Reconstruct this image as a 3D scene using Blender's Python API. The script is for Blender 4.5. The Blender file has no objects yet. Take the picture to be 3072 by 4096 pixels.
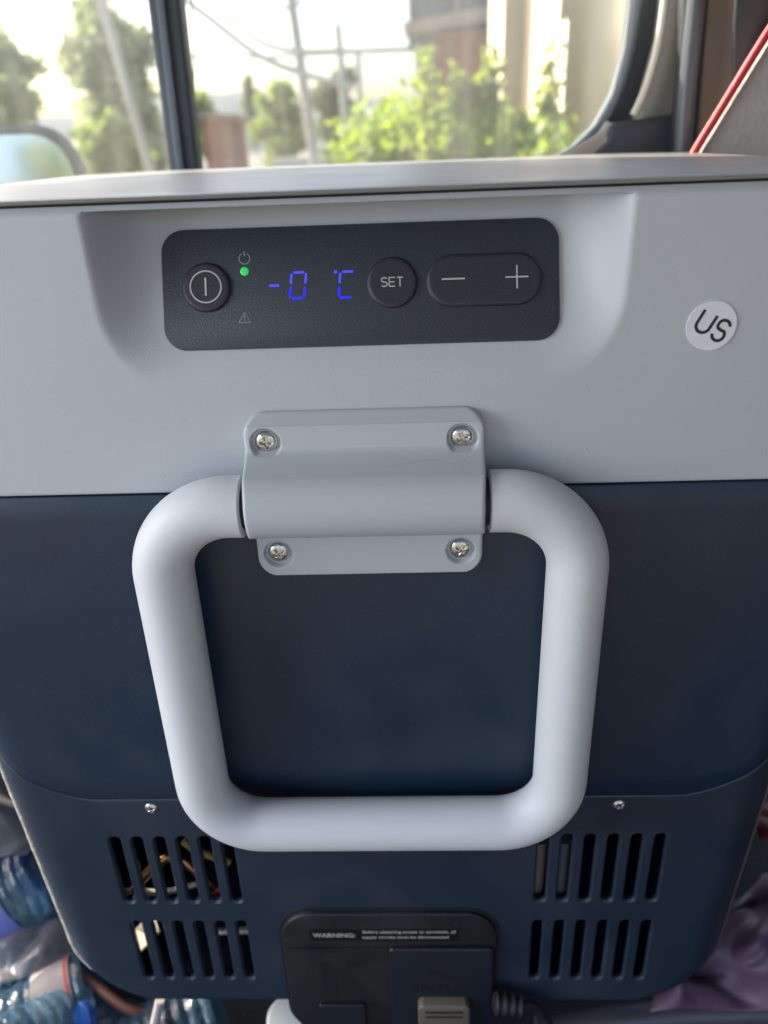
import bpy, bmesh, math, random
from mathutils import Vector, Matrix, noise
random.seed(7)
SC = bpy.context.scene
COL = SC.collection
H = 1.25                      # camera height above the ground outside
# ------------------------------------------------------------------ camera
F, CX, CY = 3100.0, 1536.0, 2048.0           # focal length and centre of the 3072 x 4096 photograph
CAM = Vector((0.0187, -0.295, 0.0))
RX = Vector((0.9990876562379304, 0.023929200552758018, -0.035372991305582406))
RY = Vector((-0.021549425100517196, -0.43262797637303, -0.9013149595658635))
RZ = Vector((-0.036871092075447434, 0.9012549181115644, -0.43171761042246243))
cam_d = bpy.data.cameras.new('camera'); cam = bpy.data.objects.new('camera', cam_d); COL.objects.link(cam)
SC.camera = cam
M3 = Matrix((RX, -RY, -RZ)).transposed()
cam.matrix_world = Matrix.Translation(CAM + Vector((0, 0, H))) @ M3.to_4x4()
cam_d.sensor_fit = 'VERTICAL'; cam_d.sensor_height = 9.8; cam_d.sensor_width = 9.8 * .75
cam_d.lens = F / 4096 * 9.8
cam_d.clip_start = 0.01; cam_d.clip_end = 3000
cam_d.dof.use_dof = True; cam_d.dof.focus_distance = 0.325; cam_d.dof.aperture_fstop = cam_d.lens / 3.7

def ray(px, py):
    return RX * (px - CX) + RY * (py - CY) + RZ * F
def P(px, py, Y):                            # the point at depth plane Y seen at a photo pixel
    d = ray(px, py); t = (Y - CAM.y) / d.y
    return CAM + d * t
def PZ(px, py, Z):
    d = ray(px, py); t = (Z - CAM.z) / d.z
    return CAM + d * t

# ------------------------------------------------------------------ sky, sun, exposure
SUN_AZ = (-0.86, 0.50); SUN_EL = 33
wd = bpy.data.worlds.new('World'); SC.world = wd; wd.use_nodes = True
nt = wd.node_tree; bg = nt.nodes['Background']
sky = nt.nodes.new('ShaderNodeTexSky'); sky.sky_type = 'NISHITA'; sky.sun_disc = False
sky.sun_elevation = math.radians(SUN_EL)
sky.sun_rotation = math.atan2(SUN_AZ[0], SUN_AZ[1])
sky.air_density = 1.0; sky.dust_density = 4.5; sky.ozone_density = 1.5
nt.links.new(sky.outputs[0], bg.inputs[0]); bg.inputs[1].default_value = 0.15
sl = bpy.data.lights.new('sun', 'SUN'); sl.energy = 3.2; sl.angle = math.radians(0.6); sl.color = (1, .9, .74)
so = bpy.data.objects.new('sun', sl); COL.objects.link(so)
ce = math.cos(math.radians(SUN_EL)); n_ = math.hypot(*SUN_AZ)
sd_ = Vector((SUN_AZ[0] / n_ * ce, SUN_AZ[1] / n_ * ce, math.sin(math.radians(SUN_EL))))
so.rotation_euler = sd_.to_track_quat('Z', 'Y').to_euler()
al = bpy.data.lights.new('windscreen_daylight', 'AREA'); al.shape = 'RECTANGLE'; al.size = .6; al.size_y = .5; al.energy = 2.7; al.color = (.86, .93, 1)
ao = bpy.data.objects.new('windscreen_daylight', al); COL.objects.link(ao); ao.location = (-.98, -.38, H + .12)
ao.rotation_euler = (Vector((-.98, -.38, .12)) - Vector((-.05, -.1, -.2))).to_track_quat('Z', 'Y').to_euler()
SC.view_settings.view_transform = 'Standard'; SC.view_settings.look = 'None'
SC.view_settings.exposure = 1.62; SC.view_settings.gamma = 1.0; SC.view_settings.use_curve_mapping = False

# ------------------------------------------------------------------ materials
def mat(name, col, rough=.5, metal=0., bump=0., bscale=300., var=0., vscale=20., spec=.5, coat=0., emit=None, estr=0.,
        trans=0., alpha=1., speck=0., sub=0., smudge=0.):
    m = bpy.data.materials.new(name); m.use_nodes = True
    t = m.node_tree; b = t.nodes['Principled BSDF']
    b.inputs['Base Color'].default_value = (*col, 1); b.inputs['Roughness'].default_value = rough
    b.inputs['Metallic'].default_value = metal; b.inputs['Specular IOR Level'].default_value = spec
    b.inputs['Coat Weight'].default_value = coat; b.inputs['Transmission Weight'].default_value = trans
    b.inputs['Alpha'].default_value = alpha
    if sub:
        b.inputs['Subsurface Weight'].default_value = sub; b.inputs['Subsurface Radius'].default_value = (.004, .004, .004)
        b.inputs['Subsurface Scale'].default_value = 1
    if emit: b.inputs['Emission Color'].default_value = (*emit, 1); b.inputs['Emission Strength'].default_value = estr
    tc = t.nodes.new('ShaderNodeTexCoord')
    if bump:
        n = t.nodes.new('ShaderNodeTexNoise'); n.inputs['Scale'].default_value = bscale; n.inputs['Detail'].default_value = 3
        t.links.new(tc.outputs['Object'], n.inputs['Vector'])
        bp = t.nodes.new('ShaderNodeBump'); bp.inputs['Strength'].default_value = bump; bp.inputs['Distance'].default_value = .001
        t.links.new(n.outputs[0], bp.inputs['Height']); t.links.new(bp.outputs[0], b.inputs['Normal'])
    if smudge:
        n = t.nodes.new('ShaderNodeTexNoise'); n.inputs['Scale'].default_value = 16; n.inputs['Detail'].default_value = 7; n.inputs['Distortion'].default_value = 1.2
        t.links.new(tc.outputs['Object'], n.inputs['Vector'])
        mr2 = t.nodes.new('ShaderNodeMapRange'); mr2.inputs[1].default_value = .35; mr2.inputs[2].default_value = .68
        mr2.inputs[3].default_value = rough * .82; mr2.inputs[4].default_value = min(1, rough * 1.35)
        t.links.new(n.outputs[0], mr2.inputs[0]); t.links.new(mr2.outputs[0], b.inputs['Roughness'])
        v = t.nodes.new('ShaderNodeTexNoise'); v.inputs['Scale'].default_value = 700; v.inputs['Detail'].default_value = 1
        t.links.new(tc.outputs['Object'], v.inputs['Vector'])
        a = t.nodes.new('ShaderNodeMapRange'); a.inputs[1].default_value = .66; a.inputs[2].default_value = .80; a.inputs[3].default_value = .0; a.inputs[4].default_value = smudge
        t.links.new(v.outputs[0], a.inputs[0])
        q = t.nodes.new('ShaderNodeMapRange'); q.inputs[1].default_value = .45; q.inputs[2].default_value = .7; q.inputs[3].default_value = .0; q.inputs[4].default_value = smudge * .12
        t.links.new(n.outputs[0], q.inputs[0])
        ad = t.nodes.new('ShaderNodeMath'); ad.operation = 'ADD'; t.links.new(a.outputs[0], ad.inputs[0]); t.links.new(q.outputs[0], ad.inputs[1])
        cm = t.nodes.new('ShaderNodeMix'); cm.data_type = 'RGBA'; cm.inputs[6].default_value = (*col, 1); cm.inputs[7].default_value = (.30, .29, .27, 1)
        t.links.new(ad.outputs[0], cm.inputs[0]); t.links.new(cm.outputs[2], b.inputs['Base Color'])
    elif var or speck:
        n = t.nodes.new('ShaderNodeTexNoise'); n.inputs['Scale'].default_value = vscale; n.inputs['Detail'].default_value = 5
        t.links.new(tc.outputs['Object'], n.inputs['Vector'])
        mr = t.nodes.new('ShaderNodeMapRange'); mr.inputs[1].default_value = .3; mr.inputs[2].default_value = .7
        mr.inputs[3].default_value = 1 - max(var, speck); mr.inputs[4].default_value = 1 + max(var, speck)
        t.links.new(n.outputs[0], mr.inputs[0])
        mx = t.nodes.new('ShaderNodeVectorMath'); mx.operation = 'SCALE'; mx.inputs[0].default_value = col
        t.links.new(mr.outputs[0], mx.inputs['Scale']); t.links.new(mx.outputs[0], b.inputs['Base Color'])
        mr2 = t.nodes.new('ShaderNodeMapRange'); mr2.inputs[1].default_value = .3; mr2.inputs[2].default_value = .7
        mr2.inputs[3].default_value = rough * .85; mr2.inputs[4].default_value = min(1, rough * 1.15)
        t.links.new(n.outputs[0], mr2.inputs[0]); t.links.new(mr2.outputs[0], b.inputs['Roughness'])
    return m
def leafmat(name, col, tr):
    m = bpy.data.materials.new(name); m.use_nodes = True; t = m.node_tree
    b = t.nodes['Principled BSDF']; b.inputs['Roughness'].default_value = .45
    oi = t.nodes.new('ShaderNodeTexCoord'); n = t.nodes.new('ShaderNodeTexNoise'); n.inputs['Scale'].default_value = 4
    t.links.new(oi.outputs['Object'], n.inputs['Vector'])
    mr = t.nodes.new('ShaderNodeMapRange'); mr.inputs[1].default_value = .35; mr.inputs[2].default_value = .65
    mr.inputs[3].default_value = .35; mr.inputs[4].default_value = 1.6; t.links.new(n.outputs[0], mr.inputs[0])
    sc1 = t.nodes.new('ShaderNodeVectorMath'); sc1.operation = 'SCALE'; sc1.inputs[0].default_value = col
    t.links.new(mr.outputs[0], sc1.inputs['Scale']); t.links.new(sc1.outputs[0], b.inputs['Base Color'])
    tl = t.nodes.new('ShaderNodeBsdfTranslucent'); tl.inputs[0].default_value = (*tr, 1)
    mx = t.nodes.new('ShaderNodeMixShader'); mx.inputs[0].default_value = .45
    t.links.new(b.outputs[0], mx.inputs[1]); t.links.new(tl.outputs[0], mx.inputs[2])
    t.links.new(mx.outputs[0], t.nodes['Material Output'].inputs['Surface'])
    return m
def glassmat(name, tint=(1, 1, 1), streak=False):
    m = bpy.data.materials.new(name); m.use_nodes = True; t = m.node_tree
    t.nodes.remove(t.nodes['Principled BSDF'])
    tr = t.nodes.new('ShaderNodeBsdfTransparent'); tr.inputs[0].default_value = (*tint, 1)
    gl = t.nodes.new('ShaderNodeBsdfGlossy'); gl.inputs['Roughness'].default_value = .02
    lw = t.nodes.new('ShaderNodeFresnel'); lw.inputs[0].default_value = 1.45
    mx = t.nodes.new('ShaderNodeMixShader')
    t.links.new(lw.outputs[0], mx.inputs[0]); t.links.new(tr.outputs[0], mx.inputs[1]); t.links.new(gl.outputs[0], mx.inputs[2])
    out = mx
    if streak:                                                     # dried dust film on the pane, also standing in for window glare
        df = t.nodes.new('ShaderNodeBsdfTranslucent'); df.inputs[0].default_value = (.8, .8, .76, 1)
        tc = t.nodes.new('ShaderNodeTexCoord'); mp = t.nodes.new('ShaderNodeMapping'); mp.inputs['Scale'].default_value = (60, 1, 4)
        n = t.nodes.new('ShaderNodeTexNoise'); n.inputs['Scale'].default_value = 1.0; n.inputs['Detail'].default_value = 5
        t.links.new(tc.outputs['Object'], mp.inputs[0]); t.links.new(mp.outputs[0], n.inputs['Vector'])
        mr = t.nodes.new('ShaderNodeMapRange'); mr.inputs[1].default_value = .35; mr.inputs[2].default_value = .75
        mr.inputs[3].default_value = .05; mr.inputs[4].default_value = .12; t.links.new(n.outputs[0], mr.inputs[0])
        m2 = t.nodes.new('ShaderNodeMixShader'); t.links.new(mr.outputs[0], m2.inputs[0])
        t.links.new(mx.outputs[0], m2.inputs[1]); t.links.new(df.outputs[0], m2.inputs[2]); out = m2
    t.links.new(out.outputs[0], t.nodes['Material Output'].inputs['Surface'])
    return m
GREY = mat('pale grey plastic', (.470, .495, .530), .50, bump=.18, bscale=2400, smudge=.10)
GREYH = mat('pale grey satin plastic', (.625, .645, .675), .44, bump=.16, bscale=1600, smudge=.12)
LIDM = mat('grey lid plastic', (.25, .245, .24), .38, bump=.12, bscale=1400, var=.04, vscale=20)
NAVY = mat('navy plastic', (.0085, .024, .050), .40, bump=.10, bscale=2200, smudge=.12)
NAVY2 = mat('navy cover plastic', (.013, .025, .045), .42, bump=.14, bscale=2200, smudge=.12)
DARKP = mat('black plastic', (.008, .009, .012), .42, bump=.08, bscale=2200, smudge=.2)
PANEL = mat('charcoal membrane', (.030, .037, .050), .42, bump=.35, bscale=2600, speck=.35, vscale=2600)
BTN = mat('charcoal button', (.024, .027, .034), .40, bump=.3, bscale=2600, speck=.3, vscale=2600)
PRINT = mat('silver grey print', (.55, .54, .52), .5)
PRINT2 = mat('dim grey print', (.38, .39, .40), .5)
BLUE = mat('blue lit segments', (.02, .02, .3), .4, emit=(.010, .010, 1.0), estr=.5)
GREEN = mat('green lit lamp', (.03, .3, .08), .2, emit=(.02, .5, .10), estr=.3, var=.3, vscale=500)
STEEL = mat('bright steel screw', (.62, .60, .57), .22, 1.0, bump=.2, bscale=900)
GASK = mat('black rubber', (.008, .009, .012), .6)
STICK = mat('white paper sticker', (.72, .73, .80), .55, bump=.2, bscale=1200, var=.02, vscale=60)
INK = mat('black ink', (.012, .012, .018), .5)
WTXT = mat('white small print', (.5, .49, .46), .5)
LINT = mat('dust lint', (.12, .13, .15), .9)
COPPER = mat('copper tube', (.5, .28, .15), .3, 1.0)
ALU = mat('aluminium plate', (.78, .74, .62), .3, .6, bump=.2, bscale=60)
CORE = mat('black interior', (.006, .007, .01), .7)

# ------------------------------------------------------------------ mesh helpers
def mk(name, vs, fs, m, parent=None, smooth=True, off=True):
    me = bpy.data.meshes.new(name)
    o3 = H if off else 0
    me.from_pydata([(v[0], v[1], v[2] + o3) for v in vs], [], fs)
    me.validate(); me.update()
    bm = bmesh.new(); bm.from_mesh(me); bmesh.ops.recalc_face_normals(bm, faces=bm.faces); bm.to_mesh(me); bm.free()
    if smooth: me.polygons.foreach_set('use_smooth', [True] * len(me.polygons))
    me.materials.append(m)
    o = bpy.data.objects.new(name, me); COL.objects.link(o)
    if parent: setp(o, parent)
    return o
def wloc(o):
    v = Vector((0, 0, 0))
    while o: v += o.location; o = o.parent
    return v
def setp(o, p):
    L = wloc(p); w = o.location.copy(); o.parent = p; o.location = w - L
def empty(name, loc, label, cat, group=None):
    o = bpy.data.objects.new(name, None); COL.objects.link(o); o.location = (loc[0], loc[1], loc[2] + H)
    o.empty_display_size = .05; return tag(o, label, cat, group)
def tag(o, label=None, cat=None, group=None, kind=None):
    if label: o['label'] = label
    if cat: o['category'] = cat
    if group: o['group'] = group
    if kind: o['kind'] = kind
    return o
def edgesplit(o, ang=35):
    for e in o.data.edges: pass
    try: o.data.set_sharp_from_angle(angle=math.radians(ang))
    except Exception: pass
    return o
def bevel(o, w, seg=3, ang=30):
    bm = bmesh.new(); bm.from_mesh(o.data)
    es = [e for e in bm.edges if len(e.link_faces) == 2 and e.calc_face_angle(0) > math.radians(ang)]
    bmesh.ops.bevel(bm, geom=es, offset=w, segments=seg, profile=.5, affect='EDGES', clamp_overlap=True)
    bm.to_mesh(o.data); bm.free()
    o.data.polygons.foreach_set('use_smooth', [True] * len(o.data.polygons)); return edgesplit(o)
def box(name, c, s, m, parent=None, bev=0, rot=None):
    vs = [Vector((x * s[0] / 2, y * s[1] / 2, z * s[2] / 2)) for x in (-1, 1) for y in (-1, 1) for z in (-1, 1)]
    if rot: vs = [rot @ v for v in vs]
    vs = [v + Vector(c) for v in vs]
    fs = [(0, 1, 3, 2), (4, 6, 7, 5), (0, 4, 5, 1), (2, 3, 7, 6), (0, 2, 6, 4), (1, 5, 7, 3)]
    o = mk(name, vs, fs, m, parent, smooth=False)
    if bev: bevel(o, bev)
    return o
def sweep(name, pts, r, m, parent=None, n=24, rads=None, caps=True, round_end=False, flat=1.0):
    pts = [Vector(p) for p in pts]; vs = []; fs = []
    up = None; K = len(pts)
    for i, p in enumerate(pts):
        t = (pts[min(i + 1, K - 1)] - pts[max(i - 1, 0)]).normalized()
        if up is None:
            up = t.orthogonal().normalized()
        else: up = (up - t * up.dot(t)).normalized()
        b = t.cross(up); rr = rads[i] if rads else r
        for k in range(n):
            a = 2 * math.pi * k / n
            vs.append(p + up * (math.cos(a) * rr) + b * (math.sin(a) * rr * flat))
    for i in range(K - 1):
        for k in range(n):
            a = i * n + k; b2 = i * n + (k + 1) % n
            fs.append((a, b2, b2 + n, a + n))
    if caps:
        fs.append(tuple(range(n - 1, -1, -1))); fs.append(tuple((K - 1) * n + k for k in range(n)))
    o = mk(name, vs, fs, m, parent); edgesplit(o, 50); return o
def smoothpath(pts, n=10):
    pts = [Vector(p) for p in pts]; out = []
    for i in range(len(pts) - 1):
        p0 = pts[max(i - 1, 0)]; p1 = pts[i]; p2 = pts[i + 1]; p3 = pts[min(i + 2, len(pts) - 1)]
        for k in range(n):
            t = k / n
            out.append(.5 * ((2 * p1) + (p2 - p0) * t + (2 * p0 - 5 * p1 + 4 * p2 - p3) * t * t + (3 * p1 - p0 - 3 * p2 + p3) * t ** 3))
    out.append(pts[-1]); return out
def prism(name, poly, fr, h0, h1, m, parent=None, bev=0, seg=3):
    """poly in (u,v); fr(u,v,h) -> world; extruded from h0 to h1"""
    n = len(poly); vs = [fr(u, v, h0) for u, v in poly] + [fr(u, v, h1) for u, v in poly]
    fs = [tuple(range(n)), tuple(range(2 * n - 1, n - 1, -1))] + [(i, (i + 1) % n, n + (i + 1) % n, n + i) for i in range(n)]
    o = mk(name, vs, fs, m, parent, smooth=False)
    if bev: bevel(o, bev, seg, 50)
    return o
def rrect(cx, cy, w, h, r, k=8, rb=None):
    rb = r if rb is None else rb; out = []
    for sx, sy, a0, q in ((1, 1, 0, r), (-1, 1, 90, r), (-1, -1, 180, rb), (1, -1, 270, rb)):
        for i in range(k + 1):
            a = math.radians(a0 + 90 * i / k)
            out.append((cx + sx * (w / 2 - q) + q * math.cos(a), cy + sy * (h / 2 - q) + q * math.sin(a)))
    return out
def ribbonvf(pts, w, fr, h, closed=False, roundcap=False):
    n = len(pts); vs = []; fs = []
    for i, p in enumerate(pts):
        a = pts[i - 1] if (i > 0 or closed) else p; b = pts[(i + 1) % n] if (i < n - 1 or closed) else p
        dx, dy = b[0] - a[0], b[1] - a[1]; L = math.hypot(dx, dy) or 1; nx, ny = -dy / L * w / 2, dx / L * w / 2
        vs += [fr(p[0] + nx, p[1] + ny, h), fr(p[0] - nx, p[1] - ny, h)]
    for i in range(n - 1 + (1 if closed else 0)):
        j = (i + 1) % n; fs.append((2 * i, 2 * j, 2 * j + 1, 2 * i + 1))
    return vs, fs
def ribbons(name, strokes, fr, h, m, parent):
    V = []; Fc = []
    for pts, w, cl in strokes:
        vs, fs = ribbonvf(pts, w, fr, h, cl); b = len(V); V += vs; Fc += [tuple(b + i for i in f) for f in fs]
    return mk(name, V, Fc, m, parent, smooth=False)
def arc(cx, cy, r, a0, a1, n=24):
    return [(cx + r * math.cos(math.radians(a0 + (a1 - a0) * i / n)), cy + r * math.sin(math.radians(a0 + (a1 - a0) * i / n))) for i in range(n + 1)]
def text(name, s, size, fr, u, v, h, m, parent, align='CENTER', rot=0, ext=0, bold=0, sx=1.0):
    c = bpy.data.curves.new(name, 'FONT'); c.body = s; c.size = size; c.align_x = align; c.align_y = 'CENTER'
    c.extrude = ext; c.offset = bold; c.resolution_u = 3
    to = bpy.data.objects.new(name, c); COL.objects.link(to)
    dg = bpy.context.evaluated_depsgraph_get(); dg.update()
    me = bpy.data.meshes.new_from_object(to.evaluated_get(dg))
    vs = [tuple(q.co) for q in me.vertices]; fs = [tuple(p.vertices) for p in me.polygons]
    bpy.data.objects.remove(to); bpy.data.meshes.remove(me); bpy.data.curves.remove(c)
    ca, sa = math.cos(rot), math.sin(rot)
    V = [fr(u + (x * sx) * ca - y * sa, v + (x * sx) * sa + y * ca, h + z) for x, y, z in vs]
    return mk(name, V, fs, m, parent, smooth=False)
def grid(name, rows, m, parent=None, closed_u=False, caps=(False, False)):
    n = len(rows[0]); vs = [p for r in rows for p in r]; fs = []
    for i in range(len(rows) - 1):
        for k in range(n if closed_u else n - 1):
            a = i * n + k; b = i * n + (k + 1) % n
            fs.append((a, b, b + n, a + n))
    if caps[0]: fs.append(tuple(range(n - 1, -1, -1)))
    if caps[1]: fs.append(tuple((len(rows) - 1) * n + k for k in range(n)))
    return mk(name, vs, fs, m, parent)

# ------------------------------------------------------------------ the fridge: measures in metres, z from the camera's height
ZS, ZM, ZL, ZB = -.0172, -.1303, -.3034, -.4712
YB = .325
def ringpts(hx, yf, yb, r, NF=60, NC=10, NS=10):
    """rounded rectangle seen from above; starts at front left, runs to the right; returns (x, y, s)"""
    out = []
    xs = hx - r
    for i in range(NF + 1): out.append((-xs + 2 * xs * i / NF, yf))
    for i in range(1, NC + 1):
        a = math.pi / 2 * i / NC; out.append((xs + r * math.sin(a), yf + r - r * math.cos(a)))
    for i in range(1, NS + 1): out.append((hx, yf + r + (yb - yf - 2 * r) * i / NS))
    for i in range(1, NC + 1):
        a = math.pi / 2 * i / NC; out.append((xs + r * math.cos(a), yb - r + r * math.sin(a)))
    for i in range(1, 9): out.append((xs - 2 * xs * i / 8, yb))
    for i in range(1, NC + 1):
        a = math.pi / 2 * i / NC; out.append((-xs - r * math.sin(a), yb - r + r * math.cos(a)))
    for i in range(1, NS + 1): out.append((-hx, yb - r - (yb - yf - 2 * r) * i / NS))
    for i in range(1, NC): 
        a = math.pi / 2 * i / NC; out.append((-xs - r * math.cos(a), yf + r - r * math.sin(a)))
    return out
RC = .026
def hxz(z):
    return .206 + (.196 - .206) * (z + .28) / (-.17)
fr_root = empty('portable_fridge', (0, .15, ZB), 'grey and navy portable car fridge with a front carry handle and control panel', 'fridge')

# housing (pale grey) with the scooped recess
TANP = math.tan(math.radians(22))
def smin0(v, k=.0018):
    return .5 * (v + math.sqrt(v * v + k * k))
def scoop(x, z):
    if z < -.092: return 0
    hw, rc = .0997, .036
    dx = abs(x) - (hw - rc); dz = (-.0895 + rc) - z
    d = (rc - math.hypot(max(dx, 0), max(dz, 0))) if dz > 0 else (hw - abs(x))
    if d <= 0: return 0
    f = TANP * smin0(z + .083, .004)
    d = d * d / (d + .0035)
    w = 1 - (1 - min(d / .0205, 1)) ** 2.3
    top = 1.0
    if z > -.0195: top = 0.0
    return f * w * top
rows = []
zl = [ZM + .0000] + [ZM + .0008] + [ZM + .0016 * i for i in range(1, 19)]
z = zl[-1]
while z < -.0206: z += .00115; zl.append(z)
zl = [q for q in zl if q < -.0200] + [-.0200, -.0192, -.0186, -.0180, ZS - .0002]
def hgeom(z, first=False):
    ins = 0
    if z > -.0205:                                   # chamfered upper edge
        ins = (z + .0205) * .75
    if z < ZM + .0006: ins = .0006
    return ins
for z in zl:
    ins = hgeom(z); r = ringpts(hxz(z) - ins, ins, YB - ins, RC - ins * .5, 340, 10, 8)
    rows.append([(x, y + (scoop(x, z) if y < .02 else 0), z) for x, y in r])
z0 = zl[0]; rr = ringpts(hxz(z0) - .006, .006, YB - .006, RC - .003, 340, 10, 8)
rows.insert(0, [(x, y, z0) for x, y in rr])
rr = ringpts(hxz(zl[-1]) - .008, .006, YB - .006, RC - .003, 340, 10, 8)
rows.append([(x, y, zl[-1]) for x, y in rr])
housing = grid('housing', rows, GREY, fr_root, True); edgesplit(housing, 48)

# black seal in the gap below the lid
rr = [(x, y) for x, y in ringpts(hxz(ZS) - .003, .0028, YB - .003, RC, 60)]
grid('lid_seal', [[(x, y, ZS - .002) for x, y in rr], [(x, y, ZS + .002) for x, y in rr]], GASK, fr_root, True, (True, True))
# lid
rows = []
LH = .214
zt0 = ZS + .0009
prof = [(.004, 0), (.0006, 0), (.0, .0006)] + [(.0070 * (1 - math.cos(math.radians(a))), .0006 + .0014 * math.sin(math.radians(a))) for a in (0, 15, 30, 45, 60, 75, 85)]
for ins, dz in prof:
    rows.append([(x, y, zt0 + dz) for x, y in ringpts(LH - ins, -.0008 + ins, YB - ins, .030 - ins * .5, 60)])
ztop = zt0 + .0020
for i in range(1, 16):
    ins = .0070 + i * .0088; q = i / 15
    crown = .0026 * (1 - (1 - q) ** 2)
    rows.append([(x, y, ztop + crown) for x, y in ringpts(LH - ins * 1.35, ins, YB - ins, max(.03 - ins * .2, .012), 60)])
lid = grid('lid', rows, LIDM, fr_root, True, (True, True)); edgesplit(lid, 40)
tag(lid, 'grey lid slightly crowned with window light on it')

# upper navy body and lower cover meet along a seam whose ends curl up
def seam_off(s):                                     # s: distance along the section from the middle of the front
    e = max(s - .148, 0); v = 13.1 * e * e
    return .060 * (1 - math.exp(-v / .060)) if v > 0 else 0
def slen(r):
    out = []; n = len(r)
    acc = 0; i0 = 30                                 # index of x=0 on the front (NF=60)
    d = [0] * n
    for i in range(1, n // 2 + 8):
        a = r[(i0 + i - 1) % n]; b = r[(i0 + i) % n]; acc += math.hypot(a[0] - b[0], a[1] - b[1]); d[(i0 + i) % n] = acc
    dd = list(d); acc = 0; done = set((i0 + i) % n for i in range(n // 2 + 8))
    e = [0] * n
    for i in range(1, n):
        a = r[(i0 - i + 1) % n]; b = r[(i0 - i) % n]; acc += math.hypot(a[0] - b[0], a[1] - b[1]); e[(i0 - i) % n] = acc
        if acc > .9: break
    for k in range(n):
        c = [q for q in (d[k], e[k]) if q > 0]; out.append(min(c) if c else 0)
    return out
def bodyring(z, ins=0, NF=60):
    hx = hxz(z); R = .040; yf = 0
    t = (ZB + R - z) / R
    if t > 0: hx -= R * (1 - math.sqrt(max(1 - min(t, 1) ** 2, 0)))
    t2 = (ZB + .004 - z) / .004
    if t2 > 0: yf = .004 * (1 - math.sqrt(max(1 - min(t2, 1) ** 2, 0)))
    return ringpts(hx - ins, yf + ins, YB - ins, max(RC - ins, .004), NF)
sref = slen(bodyring(-.30))
def zatrow(w, za, zb_):
    return za + (zb_ - za) * w
rows = []
top = ZM - .0009
rows.append([(x, y, top) for x, y in bodyring(top, .005)])
rows.append([(x, y, top) for x, y in bodyring(top, .0009)])
rows.append([(x, y, top - .0005) for x, y in bodyring(top, .0004)])
n_r = len(rows[0])
def bodyrow(w, ins=0, dz=0, upper=True):
    out = []
    for k in range(n_r):
        sm = ZL + seam_off(sref[k])
        z = (top - .0005 + (sm + dz - top + .0005) * w) if upper else (sm + dz + (ZB - sm - dz) * w)
        out.append((*bodyring_c(z, ins)[k], z))
    return out
_c = {}
def bodyring_c(z, ins):
    key = (round(z, 5), ins)
    if key not in _c: _c[key] = bodyring(z, ins)
    return _c[key]
for i in range(1, 15): rows.append(bodyrow(i / 15, .0002, .0008))
rows.append(bodyrow(1, .0002, .0006)); rows.append(bodyrow(1, .0005, .0002)); rows.append(bodyrow(1, .0012, .0001)); rows.append(bodyrow(1, .005, .0001))
body = grid('body', rows, NAVY, fr_root, True); edgesplit(body, 60)
# lower cover, a closed shell so that the vents can be cut right through it
rows = []
rows.append(bodyrow(0, .0032, -.0004, False))
rows.append(bodyrow(0, .0014, -.0003, False)); rows.append(bodyrow(0, .0005, -.0006, False)); rows.append(bodyrow(0, 0, -.0014, False))
ws = [i / 12 * .75 for i in range(1, 13)] + [.75 + .25 * math.sin(math.pi / 2 * i / 14) for i in range(1, 15)]
for w in ws: rows.append(bodyrow(min(w, .99995), 0, -.0014, False))
rows_o = rows
rin = [bodyrow(w * .97, .0032, -.0014, False) for w in [0] + ws]
n = n_r
vs = [p for r in rows_o for p in r] + [p for r in rin for p in r]
fs = []
no = len(rows_o)
for i in range(no - 1):
    for k in range(n): fs.append((i * n + k, i * n + (k + 1) % n, (i + 1) * n + (k + 1) % n, (i + 1) * n + k))
b0 = no * n
for i in range(len(rin) - 1):
    for k in range(n): fs.append((b0 + i * n + k, b0 + (i + 1) * n + k, b0 + (i + 1) * n + (k + 1) % n, b0 + i * n + (k + 1) % n))
for k in range(n): fs.append((k, b0 + k, b0 + (k + 1) % n, (k + 1) % n))
fs.append(tuple((no - 1) * n + k for k in range(n))); fs.append(tuple(b0 + (len(rin) - 1) * n + k for k in range(n - 1, -1, -1)))
cover = mk('base_cover', vs, fs, NAVY2, None)
# vents
cv = []; cf = []
def addstad(xc, z0, z1, w, y0, y1, axis='y'):
    r = w / 2; pr = []
    for i in range(13): a = math.pi * i / 12; pr.append((xc + r * math.cos(a), z1 - r + r * math.sin(a)))
    for i in range(13): a = math.pi + math.pi * i / 12; pr.append((xc + r * math.cos(a), z0 + r + r * math.sin(a)))
    b = len(cv); m_ = len(pr)
    zc = (z0 + z1) / 2; K = 1.0007 / w * 1.0
    secs = [(y0, .0012 + .010), (.0011, 0), (y1, 0)] if axis == 'y' else [(y0, 0), (y1, 0)]
    for yy, gr in secs:
        for u, v in pr:
            du, dv = u - xc, v - (z1 - r if v > z1 - r else (z0 + r if v < z0 + r else v)); L = math.hypot(du, dv) or 1
            u2, v2 = u + du / L * gr, v + dv / L * gr
            cv.append((u2, yy, v2) if axis == 'y' else (yy, u2, v2))
    ns = len(secs)
    cf.append(tuple(b + i for i in range(m_))); cf.append(tuple(b + (ns - 1) * m_ + i for i in range(m_ - 1, -1, -1)))
    for k in range(ns - 1):
        for i in range(m_): cf.append((b + k * m_ + i, b + (k + 1) * m_ + i, b + (k + 1) * m_ + (i + 1) % m_, b + k * m_ + (i + 1) % m_))
for sx in (-1, 1):
    for i in range(6):
        xc = sx * (.1450 - .01215 * i)
        addstad(xc, -.3822, -.3312, .0060, -.01, .008); addstad(xc, -.4490, -.3980, .0056, -.01, .008)
for i in range(1):                                   # side vent, which let the sun into the housing
    yc = .038
    addstad(.050, -.360, -.325, .012, -.24, -.17, 'x'); addstad(yc, -.424, -.374, .011, -.24, -.17, 'x')
cut = mk('cutter', cv, cf, NAVY2, None, smooth=False)
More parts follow.
